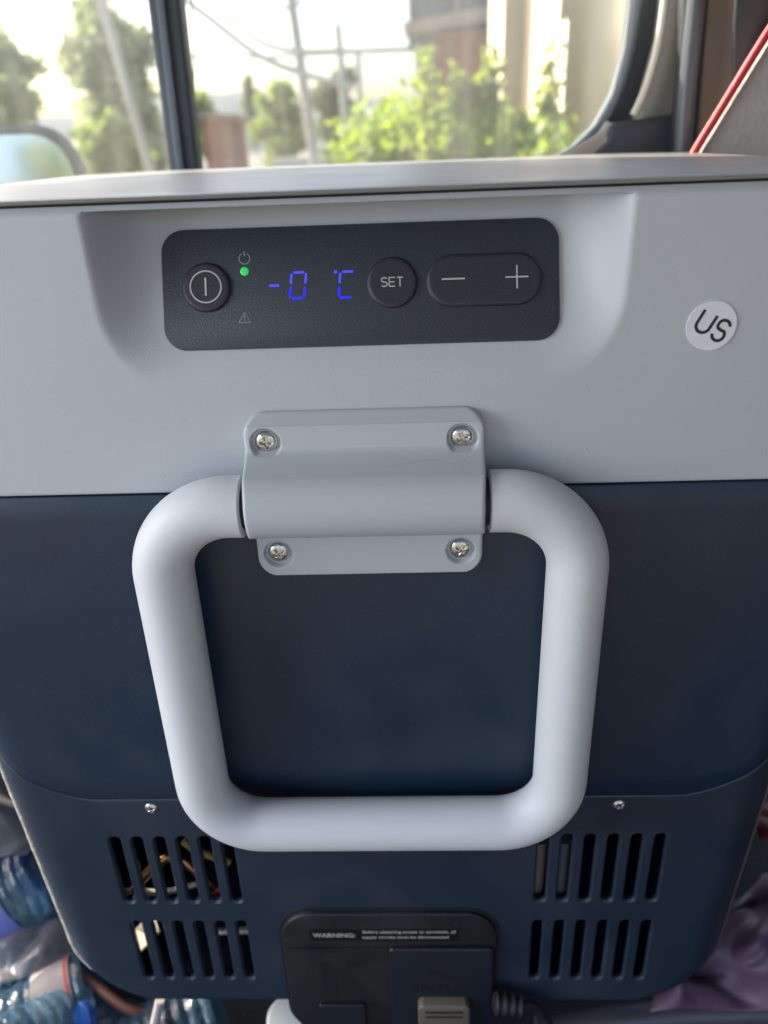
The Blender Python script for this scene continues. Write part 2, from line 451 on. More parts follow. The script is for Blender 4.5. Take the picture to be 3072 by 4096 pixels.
bo = cover.modifiers.new('b', 'BOOLEAN'); bo.operation = 'DIFFERENCE'; bo.solver = 'EXACT'; bo.object = cut
dg = bpy.context.evaluated_depsgraph_get(); dg.update()
me = bpy.data.meshes.new_from_object(cover.evaluated_get(dg)); cover.modifiers.clear(); cover.data = me
bpy.data.objects.remove(cut)
me.polygons.foreach_set('use_smooth', [True] * len(me.polygons)); edgesplit(cover, 30)
setp(cover, fr_root)
DIMEDGE = mat('dimmed mauve edge', (.10, .07, .085), .5, bump=.5, bscale=900)
SUNEDGE = mat('sunlit dusty edge', (.78, .72, .62), .5, bump=1.5, bscale=900, var=.3, vscale=300)
for sx in (-1, 1):  # added edge beads: sunlight painted into the left one's pale dusty colour, right dimmed
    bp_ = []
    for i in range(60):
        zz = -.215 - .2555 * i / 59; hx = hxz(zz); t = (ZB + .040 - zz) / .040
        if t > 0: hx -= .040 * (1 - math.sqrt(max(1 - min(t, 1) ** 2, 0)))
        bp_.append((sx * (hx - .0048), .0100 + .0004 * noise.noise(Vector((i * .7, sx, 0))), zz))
    sweep('edge_light_bead', bp_, .0009, SUNEDGE if sx < 0 else DIMEDGE, cover, 8, rads=[(.0011 if sx < 0 else .0007) * (1 + .5 * abs(noise.noise(Vector((i * 1.3, sx, 3))))) for i in range(60)])
# dark bulkhead and machinery glimpsed through the vents
box('inner_tub', (0, .165, -.215), (.36, .27, .20), CORE, fr_root)
box('compressor_bulkhead', (.0, .12, -.39), (.30, .004, .14), CORE, cover)
nn = Vector((-.5, -.3, .8)).normalized()
box('metal_plate', (-.1510, .0135, -.430), (.016, .026, .0015), ALU, cover, rot=nn.to_track_quat('Z', 'Y').to_matrix())
sweep('copper_tube', [(-.11, .022, -.437), (-.085, .022, -.436), (-.07, .03, -.43)], .0022, ALU, cover, 10)
sweep('copper_tube', smoothpath([(-.150, .012, -.392), (-.140, .010, -.375), (-.122, .012, -.360), (-.108, .012, -.372), (-.096, .012, -.394)]), .0028, COPPER, cover, 10)
sweep('wire', smoothpath([(-.112, .010, -.345), (-.104, .009, -.352), (-.088, .010, -.362)]), .0022, mat('yellow wire', (.28, .20, .05), .5), cover, 8)
sweep('wire', smoothpath([(-.104, .012, -.392), (-.094, .010, -.384), (-.086, .012, -.396)]), .0022, mat('red wire', (.28, .05, .03), .5), cover, 8)
sweep('copper_tube', smoothpath([(-.160, .010, -.384), (-.130, .010, -.386), (-.110, .012, -.382)]), .0018, ALU, cover, 10)
sweep('copper_tube', [(.0835, .011, -.405), (.0840, .011, -.346)], .0045, mat('brown foam sleeve', (.16, .12, .09), .6), cover, 12)
sweep('wire', [(.0965, .010, -.405), (.0970, .010, -.345)], .004, mat('grey green wire', (.07, .10, .11), .4), cover, 12)
sweep('wire', smoothpath([(-.09, .02, -.33), (-.082, .014, -.356), (-.074, .02, -.375)]), .002, mat('yellow wire', (.5, .4, .05), .4), cover, 8)

# screws
def screwmesh(name, c, r, hgt, m, parent, rot=0, nrm=1):
    vs = []; fs = []; NR, NA = 14, 48
    vs.append((0, 0))
    pts = [(0, 0)]
    for i in range(1, NR + 1):
        for k in range(NA): a = 2 * math.pi * k / NA; pts.append((r * i / NR * math.cos(a), r * i / NR * math.sin(a)))
    V = []
    for u, v in pts:
        q = math.hypot(u, v) / r; h = hgt * math.sqrt(max(1 - (q * .97) ** 2.6, 0))
        cu = u * math.cos(rot) + v * math.sin(rot); cw = -u * math.sin(rot) + v * math.cos(rot)
        w = r * .13; L = r * .56
        def st(x): return max(0, min(1, x))
        m1 = st((w - abs(cu)) / (w * .6) + .3) * st((L - abs(cw)) / (r * .12)); m2 = st((w - abs(cw)) / (w * .6) + .3) * st((L - abs(cu)) / (r * .12))
        h -= hgt * .75 * max(m1, m2)
        V.append((c[0] + u, c[1] - h, c[2] + v))
    for k in range(NA): fs.append((0, 1 + k, 1 + (k + 1) % NA))
    for i in range(NR - 1):
        for k in range(NA):
            a = 1 + i * NA + k; b = 1 + i * NA + (k + 1) % NA; fs.append((a, b, b + NA, a + NA))
    b = len(V)
    for k in range(NA): p = V[1 + (NR - 1) * NA + k]; V.append((p[0], c[1] + .001, p[2]))
    for k in range(NA): fs.append((1 + (NR - 1) * NA + k, 1 + (NR - 1) * NA + (k + 1) % NA, b + (k + 1) % NA, b + k))
    o = mk(name, V, fs, m, parent); edgesplit(o, 55); return o
for i, sx in enumerate((-1, 1)):
    screwmesh('screw', (sx * .1212, .0008, -.3103), .0036, .0018, STEEL, cover, .3 + i * .5)

# bracket
HC, HY, HR = -.1292, -.0150, .0126
br_prof = [(-.0955, 0), (-.0957, .0016), (-.0967, .0030), (-.0996, .0062), (-.1006, .0067), (-.1082, .0068), (-.1098, .0072)]
sr = .0142
pts = []
for a in range(66, -58, -4):
    aa = math.radians(a); pts.append((HC + sr * math.sin(aa), -HY + sr * math.cos(aa)))
br_prof += [(-.1113, .0090), (-.1132, .0128), (-.1148, .0168)] + pts[0:] + [(-.1428, .0190), (-.1450, .0120), (-.1478, .0074), (-.1496, .0064), (-.1510, .0062), (-.1660, .0062), (-.1676, .0055), (-.1682, .0035), (-.1683, 0)]
# resample
fine = smoothpath([Vector((a, b, 0)) for a, b in br_prof], 8)
dl = [0]
for i in range(1, len(fine)): dl.append(dl[-1] + (fine[i] - fine[i - 1]).length)
NRW = 300; prf = []; j = 0
for i in range(NRW + 1):
    s = dl[-1] * i / NRW
    while j < len(dl) - 2 and dl[j + 1] < s: j += 1
    t = (s - dl[j]) / max(dl[j + 1] - dl[j], 1e-9); q = fine[j].lerp(fine[j + 1], min(max(t, 0), 1)); prf.append((q.x, max(q.y, 0)))
BS = [(-.0391, -.1068), (.0391, -.1068), (-.0388, -.1573), (.0388, -.1573)]
def xedge(z):
    hw = .0479; rt, rb = .0085, .0090
    k = max(0, min(1, 1.3 - abs(z + .129) / .0165)); hw -= .0014 * k * k * (3 - 2 * k)
    t = (z - (-.0955 - rt)) / rt
    if t > 0: hw -= rt * (1 - math.sqrt(max(1 - min(t, 1) ** 2, 0)))
    t = ((-.1683 + rb) - z) / rb
    if t > 0: hw -= rb * (1 - math.sqrt(max(1 - min(t, 1) ** 2, 0)))
    return hw
rows = []
NX = 190
for z, h in prf:
    hw = xedge(z); row = []
    er = .0016
    ds = [-1 + 2 * i / NX for i in range(NX + 1)]
    row.append((-hw, .0, z))
    for u in ds:
        # edge refinement
        uu = math.copysign(1 - (1 - abs(u)) ** 1.15, u); x = uu * hw; d = hw - abs(x)
        hh = h
        if d < er: hh = h - min(h, er) * (1 - math.sqrt(max(1 - (1 - d / er) ** 2, 0)))
        for bx, bz in BS:
            q = math.hypot(x - bx, z - bz)
            if q < .0070 and h < .0095: 
                k = max(0, min(1, (.0064 - q) / .0009)); k = k * k * (3 - 2 * k); hh -= .0026 * k * max(0, min(1, (.0095 - h) / .0022))
        row.append((x, -max(hh, 0), z))
    row.append((hw, .0, z)); rows.append(row)
bracket = grid('handle_bracket', rows, GREY, fr_root); edgesplit(bracket, 55)
tag(bracket, 'pale grey bracket plate over the handle')
for i, (bx, bz) in enumerate(BS):
    screwmesh('screw', (bx, -.0042 if bz > -.12 else -.0036, bz), .0046, .0022, STEEL, bracket, [.1, .45, .6, .95][i])
# stray hair and lint
hp = [(1560, 1865), (1640, 1850), (1735, 1840), (1800, 1852), (1858, 1858)]
hp2 = [(1870, 1830), (1845, 1860), (1858, 1895), (1900, 1905), (1935, 1890)]
for q in (hp, hp2):
    sweep('hair', smoothpath([P(a, b, -.0335 + .0035 * max(0, (1875 - b) / 40)) for a, b in q], 6), .00004, LINT, bracket, 5)

# handle
zt, zbm, xh = HC - .0010, -.3055, .0860
def arc3(cx, cz, r, a0, a1, n=18):
    return [(cx + r * math.cos(math.radians(a0 + (a1 - a0) * i / n)), HY, cz + r * math.sin(math.radians(a0 + (a1 - a0) * i / n))) for i in range(n + 1)]
path = [(-.0492, HY, zt), (-.052, HY, zt)]
path += arc3(-xh + .031, zt - .031, .031, 90, 180)
path += [(-xh, HY, zt - .031 - (zt - zbm - .060) * i / 8) for i in range(1, 8)]
path += arc3(-xh + .029, zbm + .029, .029, 180, 270)
path += arc3(xh - .029, zbm + .029, .029, 270, 360)
path += [(xh, HY, zbm + .029 + (zt - zbm - .060) * i / 8) for i in range(1, 8)]
path += arc3(xh - .031, zt - .031, .031, 0, 90)
path += [(.052, HY, zt), (.0492, HY, zt)]
sm_ = [Vector(p) for p in path]
rad = [HR] * len(sm_)
# rounded ends
sm_ = [Vector((-.0487, HY, zt)), Vector((-.0490, HY, zt))] + sm_ + [Vector((.0490, HY, zt)), Vector((.0487, HY, zt))]
rad = [HR - .0022, HR - .0009] + rad + [HR - .0009, HR - .0022]
handle = sweep('handle', sm_, HR, GREYH, fr_root, 48, rads=rad); tag(handle, 'thick tubular pale grey carry handle hanging down')
sweep('hinge_pin', [(-.06, HY, zt), (.06, HY, zt)], .0095, GASK, handle, 24)

# sticker
fsk = lambda u, v, h: Vector((.1320 + u, -.0004 - h, -.0668 + v))
st = prism('sticker', [(.00925 * math.cos(2 * math.pi * i / 64), .00925 * math.sin(2 * math.pi * i / 64)) for i in range(64)], fsk, -.0004, .0001, STICK, fr_root)
tag(st, 'round white sticker printed US')
ra = math.radians(-27)
def fus(u, v, h):
    u *= 1.12; v *= 1.12
    return fsk(u * math.cos(ra) - v * math.sin(ra), u * math.sin(ra) + v * math.cos(ra), h)
U = [(-.0050, .0036), (-.0050, -.0008)] + arc(-.0026, -.0010, .0024, 180, 360, 16) + [(-.0002, .0036)]
S = arc(.0038, .0017, .0019, 20, 90, 8) + arc(.0036, .0017, .0019, 90, 225, 12) 
S += [(.0036, .0001)] + arc(.0037, -.0015, .0020, 60, -90, 12) + arc(.0036, -.0015, .0020, -90, -165, 8)
ribbons('lettering', [(U, .00105, False), (S, .00105, False)], fus, .0002, INK, st)

# control panel, lying on the tilted floor of the recess
ca, sa = math.cos(math.radians(22)), math.sin(math.radians(22))
def Q(u, v, h):
    return Vector((u, v * sa - (h + .0005) * ca, -.083 + v * ca + (h + .0005) * sa))
def T(px, py):                                       # photo pixel -> (u, v) on the panel
    o = Q(0, 0, 0); n = Vector((0, -ca, sa)); d = ray(px, py); t = (o - CAM).dot(n) / d.dot(n); p = CAM + d * t - o
    return p.x, p.dot(Vector((0, sa, ca)))
vmid = .0354
panel = prism('control_panel', rrect(0, vmid, .1535, .0462, .0088, 10), Q, -.001, .0006, PANEL, fr_root, .0003, 2)
tag(panel, 'dark charcoal control panel with buttons and blue reading')
def dome(name, outline_fn, hgt, ew, m, parent):
    """outline_fn(k) gives closed outline for inset k"""
    rows = []
    for ins, h in [(0, 0), (ew * .12, hgt * .45), (ew * .35, hgt * .80), (ew * .65, hgt * .97), (ew, hgt), (ew * 1.6, hgt)]:
        rows.append([Q(u, v, .0006 + h) for u, v in outline_fn(ins)])
    return grid(name, rows, m, parent, True, (False, True))
def circ(c, r): return lambda k: [(c[0] + (r - k) * math.cos(2 * math.pi * i / 64), c[1] + (r - k) * math.sin(2 * math.pi * i / 64)) for i in range(64)]
PB, SB = T(828, 1152), T(1569, 1132)
pb = dome('power_button', circ(PB, .0096), .0013, .0018, BTN, panel)
ribbons('power_mark', [(arc(PB[0], PB[1] , .0060, 0, 360, 48), .00052, False), ([(PB[0], PB[1] - .0035), (PB[0], PB[1] + .0035)], .0007, False)], Q, .0021, PRINT, pb)
sb = dome('set_button', circ(SB, .0098), .0012, .0018, BTN, panel)
def letter(cx, cy, ch, w, h):
    x0, x1, y0, y1 = cx - w / 2, cx + w / 2, cy - h / 2, cy + h / 2; r = h / 4
    if ch == 'S': return [[(cx + (w / 2) * math.cos(math.radians(a)), cy + r + r * math.sin(math.radians(a))) for a in range(25, 271, 15)] + [(cx + (w / 2) * math.cos(math.radians(a)), cy - r + r * math.sin(math.radians(a))) for a in range(75, -156, -15)]]
    if ch == 'E': return [[(x1, y1), (x0, y1)], [(x0, y1 + .0002), (x0, y0 - .0002)], [(x0, cy), (x1 - .0002, cy)], [(x0, y0), (x1, y0)]]
    if ch == 'T': return [[(x0, y1), (x1, y1)], [(cx, y1), (cx, y0 - .0002)]]
st_ = []
for i, ch in enumerate('SET'):
    for l in letter(SB[0] + (i - 1) * .0030, SB[1] + .0000, ch, .0022, .0033): st_.append((l, .00042, False))
ribbons('lettering', st_, Q, .0020, PRINT, sb)
PL, PR = T(1705, 1130), T(2168, 1112)
pcx, pcy, phw = (PL[0] + PR[0]) / 2, (PL[1] + PR[1]) / 2, (PR[0] - PL[0]) / 2
pill = dome('adjust_button', lambda k: rrect(pcx, pcy, 2 * (phw - k), 2 * (.0100 - k), .0098 - k, 16), .0012, .0018, BTN, panel)
MN, PLS = T(1812, 1120), T(2065, 1112)
ribbons('plus_and_minus', [([(MN[0] - .0044, MN[1]), (MN[0] + .0044, MN[1])], .00055, False), ([(PLS[0] - .0044, PLS[1]), (PLS[0] + .0044, PLS[1])], .0005, False),
        ([(PLS[0], PLS[1] - .0044), (PLS[0], PLS[1] + .0044)], .00051, False)], lambda u, v, h: Q(u, v, h + (0.00001 if abs(u - PLS[0]) < .0004 else 0)), .0020, PRINT, pill)
IC, LD, WR = T(979, 1036), T(979, 1087), T(980, 1272)
ribbons('power_icon', [(arc(IC[0], IC[1], .0021, 120, 420, 30), .00026, False), ([(IC[0], IC[1] + .0010), (IC[0], IC[1] + .0027)], .00028, False)], Q, .00068, PRINT2, panel)
ribbons('warning_icon', [([(WR[0] - .0023, WR[1] - .0018), (WR[0] + .0023, WR[1] - .0018), (WR[0], WR[1] + .0021), (WR[0] - .0023, WR[1] - .0018)], .00028, False),
        ([(WR[0], WR[1] - .0003), (WR[0], WR[1] + .0010)], .0003, False), ([(WR[0], WR[1] - .0010), (WR[0], WR[1] - .0007)], .0003, False)], Q, .00068, PRINT2, panel)
dome('indicator_light', circ(LD, .0017), .0007, .0012, GREEN, panel)
def seg(cx, cy, w, h, which, t=.00085, slant=.10):
    sk = lambda x, y: (x + (y - cy) * slant, y); g = .0007; o = []
    x0, x1, y0, y1 = cx - w / 2, cx + w / 2, cy - h / 2, cy + h / 2
    D_ = dict(a=[(x0 + g, y1), (x1 - g, y1)], d=[(x0 + g, y0), (x1 - g, y0)], g=[(x0 + g, cy), (x1 - g, cy)],
              f=[(x0, cy + g), (x0, y1 - g * .6)], e=[(x0, y0 + g * .6), (x0, cy - g)], b=[(x1, cy + g), (x1, y1 - g * .6)], c=[(x1, y0 + g * .6), (x1, cy - g)])
    return [([sk(*p) for p in D_[k]], t, False) for k in which]
Z0, CC, MI = T(1193, 1143), T(1375, 1140), T(1098, 1144)
dd_ = seg(Z0[0], Z0[1], .0056, .0098, 'abcdef') + seg(CC[0] + .0012, CC[1], .0056, .0098, 'aefd')
dd_ += [([(MI[0] - .0019, MI[1]), (MI[0] + .0019, MI[1])], .0009, False)]
dq = T(1343, 1089); dd_ += [([(dq[0] - .0006, dq[1]), (dq[0] + .0006, dq[1])], .0011, False)]
BLUEU = mat('paler blue lit segments', (.05, .05, .3), .4, emit=(.045, .04, .85), estr=.45)
up_ = [q for q in dd_ if sum(p[1] for p in q[0]) / len(q[0]) > Z0[1] - .0001]; dn_ = [q for q in dd_ if q not in up_]
ribbons('lit_segments', up_, Q, .00068, BLUEU, panel); ribbons('lit_segments', dn_, Q, .00068, BLUE, panel)
# a few bits of lint on panel and face
lv = []; lf = []
def lintpt(p, L, a):
    for (u, v) in ((-L, -.00005), (L, -.00005), (L, .00005), (-L, .00005)):
        lv.append((p.x + u * math.cos(a) - v * math.sin(a), p.y, p.z + u * math.sin(a) + v * math.cos(a)))
    b = len(lv) - 4; lf.append((b, b + 1, b + 2, b + 3))
for _ in range(90):
    x = random.uniform(-.17, .17); z = random.uniform(-.128, -.088)
    if abs(x) < .05 and z < -.092: continue
    lintpt(Vector((x, -.00012, z)), random.choice([.0001, .00012, .0002, .0006]), random.uniform(0, 3))
for _ in range(14):
    x = random.uniform(-.08, .08); lintpt(Vector((x, -.0181, random.uniform(-.31, -.30))), .0001, 0) if False else None
mk('lint_specks', lv, lf, LINT, fr_root, smooth=False)['kind'] = 'stuff'

# connector block below the vents
def FF(u, v, h): return Vector((u, -h, v))
sock = prism('connector_block', rrect(0, -.4440, .1225, .1110, .019, 8, .026), FF, -.01, .0030, DARKP, cover, .0012, 3)
grv = prism('recess_edge', rrect(0, -.4438, .1262, .1140, .0205, 8, .027), FF, -.01, .0004, GASK, cover)
a_ = P(1555, 3800, -.0055); b_ = P(1978, 3800, -.0055)
fl = prism('socket_flap', rrect((a_.x + b_.x) / 2, a_.z - .0425, b_.x - a_.x, .085, .003, 6, .013), FF, .0028, .0055, mat('ink blue plastic', (.006, .010, .020), .42, bump=.1, bscale=2000), sock, .0012, 3)
DCT = mat('embossed navy plastic', (.0012, .002, .004), .7)
for s_, px, py in (('DC', 1765, 3902), ('INPUT', 1770, 3955)):
    q = P(px, py, -.0056); text('embossed_text', s_, .0085, FF, q.x, q.z, .0056, DCT, fl, ext=.0002, sx=1.35, bold=.0001)
a_ = P(1180, 3800, -.0033); 
box('ledge', (-.026 - .001, -.0035, P(1350, 3797, -.004).z), (.062, .0012, .0012), DARKP, sock)
a_ = P(1275, 4015, -.004); b_ = P(1462, 4015, -.004)
prism('latch', rrect((a_.x + b_.x) / 2, a_.z - .025, b_.x - a_.x, .05, .002), FF, .0028, .0052, fl.data.materials[0], sock, .0008)
a_ = P(1672, 4028, -.0115); b_ = P(1882, 4028, -.0115)
BEI = mat('beige plastic grip', (.13, .105, .08), .45)
clip = prism('grip', rrect((a_.x + b_.x) / 2, a_.z - .011, b_.x - a_.x, .022, .004), FF, .004, .0115, BEI, fl, .0015)
for dz in (.0052, .0094):
    prism('grip_slot', rrect((a_.x + b_.x) / 2, a_.z - dz, (b_.x - a_.x) * .72, .0017, .0006), FF, .0112, .01165, GASK, clip)
# warning label
a_ = P(1238, 3742, -.0031); b_ = P(1835, 3742, -.0031)
wl = prism('warning_label', rrect((a_.x + b_.x) / 2, P(1500, 3741, -.0031).z, b_.x - a_.x, .0098, .0006), FF, .0028, .0032, mat('black label', (.004, .005, .008), .3), sock)
q = P(1252, 3742, -.0033); text('label_text', 'WARNING:', .0050, FF, q.x, q.z, .0034, WTXT, wl, 'LEFT', bold=.00006, sx=.95)
q = P(1448, 3728, -.0033); text('label_text', 'Before obtaining access to terminals, all', .0034, FF, q.x, q.z, .0034, WTXT, wl, 'LEFT', sx=.97, bold=.00004)
q = P(1448, 3747, -.0033); text('label_text', 'supply circuits must be disconnected', .0034, FF, q.x, q.z - .0004, .0034, WTXT, wl, 'LEFT', sx=.97, bold=.00004)

# power cable
pc = empty('power_cable', P(2010, 4015, -.012), 'black power cable with ribbed strain relief plugged in at the fridge foot', 'cable')
pp = [P(1975, 4010, -.010), P(2030, 4015, -.010), P(2085, 4022, -.010)]
sweep('strain_relief', smoothpath(pp, 8), .0075, DARKP, pc, 20, rads=[.0056 + (.0008 if (i // 2) % 2 else -.0004) for i in range(17)])
sweep('cord', smoothpath([P(2080, 4020, -.010), P(2130, 4025, -.008), P(2170, 4060, -.008), P(2200, 4110, -.008), P(2215, 4200, .0)], 10), .0030, mat('shiny black cord', (.02, .022, .026), .25), pc, 14)

# ------------------------------------------------------------------ car interior
TRIM = mat('dark blue grey trim', (.06, .075, .095), .5, bump=.1, bscale=400)
TRIM2 = mat('grey pillar trim', (.34, .32, .28), .55, bump=.3, bscale=500)
TRIMD = mat('charcoal trim', (.03, .033, .04), .5, bump=.2, bscale=400)
HILITE = mat('painted edge highlight', (.72, .68, .58), .3)
ROOFM = mat('roof lining fabric', (.35, .34, .33), .9)
car = empty('car', (0, .36, -.60), 'car door and window surround behind the fridge, seen from the passenger side interior', 'car')
WY = .37
def FW(y):                                          # prism frame for plates standing in the door plane
    return lambda u, v, h: Vector((u, y - h, v))
def pxpoly(pts, y): return [(P(a, b, y).x, P(a, b, y).z) for a, b in pts]
# divider between quarter glass and window
def bar(name, pts, y, th, m, parent, bev=.002):
    return prism(name, pxpoly(pts, y), FW(y), -th, 0, m, parent, bev)
dv = bar('window_divider', [(571, -120), (702, -120), (793, 700), (790, 900), (700, 900), (679, 700)], WY, .022, TRIM, car, .003)
bar('divider_strip', [(608, -120), (640, -120), (737, 700), (755, 900), (728, 900), (706, 700)], WY - .004, .003, mat('lighter blue grey strip', (.13, .16, .20), .4), dv, .0008)
# rubber channel along the rear edge of the opening
edge = [(2575, -200), (2550, 0), (2520, 200), (2470, 380), (2400, 505), (2310, 595), (2200, 655), (2080, 700), (1900, 740)]
ep = smoothpath([P(a, b, WY - .004) for a, b in edge], 8)
sweep('window_rubber', ep, .0035, mat('pale rubber lip', (.16, .19, .22), .4), car, 14)
pil = [(2545, -200), (2540, 0), (2515, 190), (2465, 372), (2395, 498), (2305, 588), (2195, 650), (2080, 700), (2080, 1100), (3500, 1100), (3500, -200)]
bar('door_frame', pil, WY + .004, .03, TRIM, car, .003)
bar('pillar_trim', [(2655, -200), (2650, 0), (2630, 160), (2545, 470), (2560, 560), (2750, 560), (2830, 0), (2840, -200)], WY - .012, .016, TRIM2, car, .004)
ep = smoothpath([P(a, b, WY - .026) for a, b in [(2670, -200), (2660, 0), (2630, 190), (2585, 350), (2535, 462)]], 8)
sweep('edge_highlight', ep, .0030, HILITE, car, 12)  # bright highlight along the pillar edge, painted as a pale tube
# lit curl of the sill and the dark corner under it
sp = smoothpath([P(a, b, WY - .018) for a, b in [(2470, 520), (2420, 585), (2330, 640), (2230, 700)]], 8)
sweep('sill_curl', sp, .011, mat('worn sill trim', (.34, .31, .26), .5), car, 16)
bar('sill_corner', [(2440, 490), (2560, 476), (2700, 455), (2720, 470), (2735, 1000), (2100, 1000), (2300, 660), (2420, 560)], WY - .030, .02, mat('slate trim', (.055, .065, .08), .5), car, .006)
bar('pillar_strip', [(2735, -200), (2850, -200), (2845, 0), (2760, 1000), (2690, 1000), (2700, 560), (2725, 300)], WY - .045, .02, TRIMD, car, .006)
sp = [P(a, b, WY - .050) for a, b in [(2790, -200), (2785, 0), (2750, 350), (2728, 700)]]
sweep('belt_guide', smoothpath(sp), .006, mat('slate guide', (.09, .10, .12), .4), car, 14)
bar('rear_trim', [(2838, -200), (3500, -200), (3500, 1100), (2750, 1100), (2770, 650)], WY - .035, .02, mat('beige grey cloth trim', (.45, .40, .34), .8, bump=.6, bscale=700), car, .004)
bar('belt_webbing', [(2955, -200), (3400, -200), (3400, 420), (2930, 420), (2935, 100)], WY - .07, .004, TRIMD, car, .002)
bar('door_panel', [(-1500, 960), (2720, 960), (2720, 5000), (-1500, 5000)], WY - .01, .03, TRIMD, car, .004)
gp = glassmat('window glass', (.97, .985, .97), True)
def pane(name, pts, y):
    return prism(name, pxpoly(pts, y), FW(y), -.004, 0, gp, car)
pane('window_pane', [(760, -150), (2545, -150), (2515, 190), (2465, 372), (2395, 498), (2305, 588), (2195, 650), (2080, 800), (785, 800)], WY + .012)
pane('quarter_pane', [(-900, -150), (590, -150), (690, 800), (-900, 900)], WY + .012)
# roof over the cabin
box('roof', (.15, -.30, .33), (2.1, 1.45, .03), ROOFM, car)
box('side_light_blocker', (.78, -.35, -.15), (.05, 1.30, .94), TRIMD, car, .01)  # unseen dark slab added to cut the light from the right
# side mirror outside
mr_y = .78
def MP(px, py): return P(px, py, mr_y)
hs = [(-260, 640), (-200, 540), (-80, 508), (60, 500), (170, 506), (250, 545), (310, 620), (350, 720), (365, 830), (330, 960), (-200, 980), (-270, 820)]
nrm = Vector((.853, -.518, .12)).normalized()
ctr = MP(50, 720)
ux = nrm.cross(Vector((0, 0, 1))).normalized() * -1
def onplane(px, py, h):
    d = ray(px, py); t = (ctr + nrm * h - CAM).dot(nrm) / d.dot(nrm); return CAM + d * t
hp_ = smoothpath([Vector((a, b, 0)) for a, b in hs + [hs[0]]], 5)[:-1]
n = len(hp_)
rows = []
for sc_, h in ((.80, .0), (.86, .006), (1, .004), (1.02, -.02), (.95, -.06), (.7, -.09), (.3, -.105)):
    rr = []
    for p in hp_:
        q = onplane(50 + (p.x - 50), 720 + (p.y - 720), 0) ; q = ctr + (q - ctr) * sc_ + nrm * h; rr.append(q)
    rows.append(rr)
mir = grid('side_mirror', rows, mat('grey mirror shell', (.12, .12, .125), .45), car, True, (False, True))
rg = [ctr + (onplane(p.x, p.y, 0) - ctr) * .83 + nrm * .002 for p in hp_]
mk('mirror_glass', rg, [tuple(range(n))], mat('mirror glass', (.74, .72, .70), .08, 1.0), mir, smooth=False)

# seat back with red piping
LEA = mat('light grey leather', (.42, .39, .37), .5, bump=.9, bscale=330, var=.12, vscale=60)
RED = mat('red piping', (.55, .03, .05), .45)
seat = empty('passenger_seat', P(3000, 800, .26), 'light grey leather car seat back with red piping, right of the fridge', 'car seat')
sp_ = [(2752, 720), (2782, 640), (2906, 440), (3092, 140), (3312, -200), (4200, -200), (4200, 1600), (2700, 1600)]
bk = prism('backrest', pxpoly(sp_, .27), FW(.27), -.022, 0, LEA, seat, .0015, 3)
sweep('piping', smoothpath([P(a, b, .268) for a, b in [(2735, 720), (2765, 632), (2892, 422), (3077, 122), (3300, -215)]], 6), .0027, RED, seat, 12)
# floor of the cabin and plinth under the fridge
CARP = mat('charcoal carpet', (.012, .012, .015), .95, bump=1, bscale=250, var=.3, vscale=80)
FLZ = -.60
fl_ = box('floor', (0, .1, FLZ - .02), (2.6, 1.6, .04), CARP); tag(fl_, kind='structure')
pl_ = box('seat_plinth', (.0, .27, (FLZ + ZB) / 2 - .001), (.36, .30, ZB - FLZ - .006), TRIMD, None, .01)
tag(pl_, 'low dark plinth carrying the fridge above the cabin floor', 'plinth')

# ------------------------------------------------------------------ clutter round the fridge foot
def petmat(name, tint, film):
    m = bpy.data.materials.new(name); m.use_nodes = True; t = m.node_tree; b = t.nodes['Principled BSDF']
    b.inputs['Base Color'].default_value = (*film, 1); b.inputs['Roughness'].default_value = .12; b.inputs['Specular IOR Level'].default_value = 1
    tr = t.nodes.new('ShaderNodeBsdfTransparent'); tr.inputs[0].default_value = (*tint, 1)
    n = t.nodes.new('ShaderNodeTexNoise'); n.inputs['Scale'].default_value = 70; n.inputs['Detail'].default_value = 2
    tc = t.nodes.new('ShaderNodeTexCoord'); t.links.new(tc.outputs['Object'], n.inputs['Vector'])
    bp = t.nodes.new('ShaderNodeBump'); bp.inputs['Strength'].default_value = .8; bp.inputs['Distance'].default_value = .004
    t.links.new(n.outputs[0], bp.inputs['Height']); t.links.new(bp.outputs[0], b.inputs['Normal'])
    mx = t.nodes.new('ShaderNodeMixShader'); mx.inputs[0].default_value = .34
    t.links.new(tr.outputs[0], mx.inputs[1]); t.links.new(b.outputs[0], mx.inputs[2])
    t.links.new(mx.outputs[0], t.nodes['Material Output'].inputs['Surface']); return m
PETB = petmat('blue clear bottle plastic', (.66, .82, .90), (.07, .13, .19))
CAPB = mat('blue bottle cap', (.02, .10, .40), .4)
LABW = mat('white printed label', (.27, .24, .24), .45, var=.25, vscale=45)
LABV = mat('violet blue label', (.10, .12, .34), .4, var=.3, vscale=30)
LABR = mat('red label edge', (.5, .05, .03), .45)
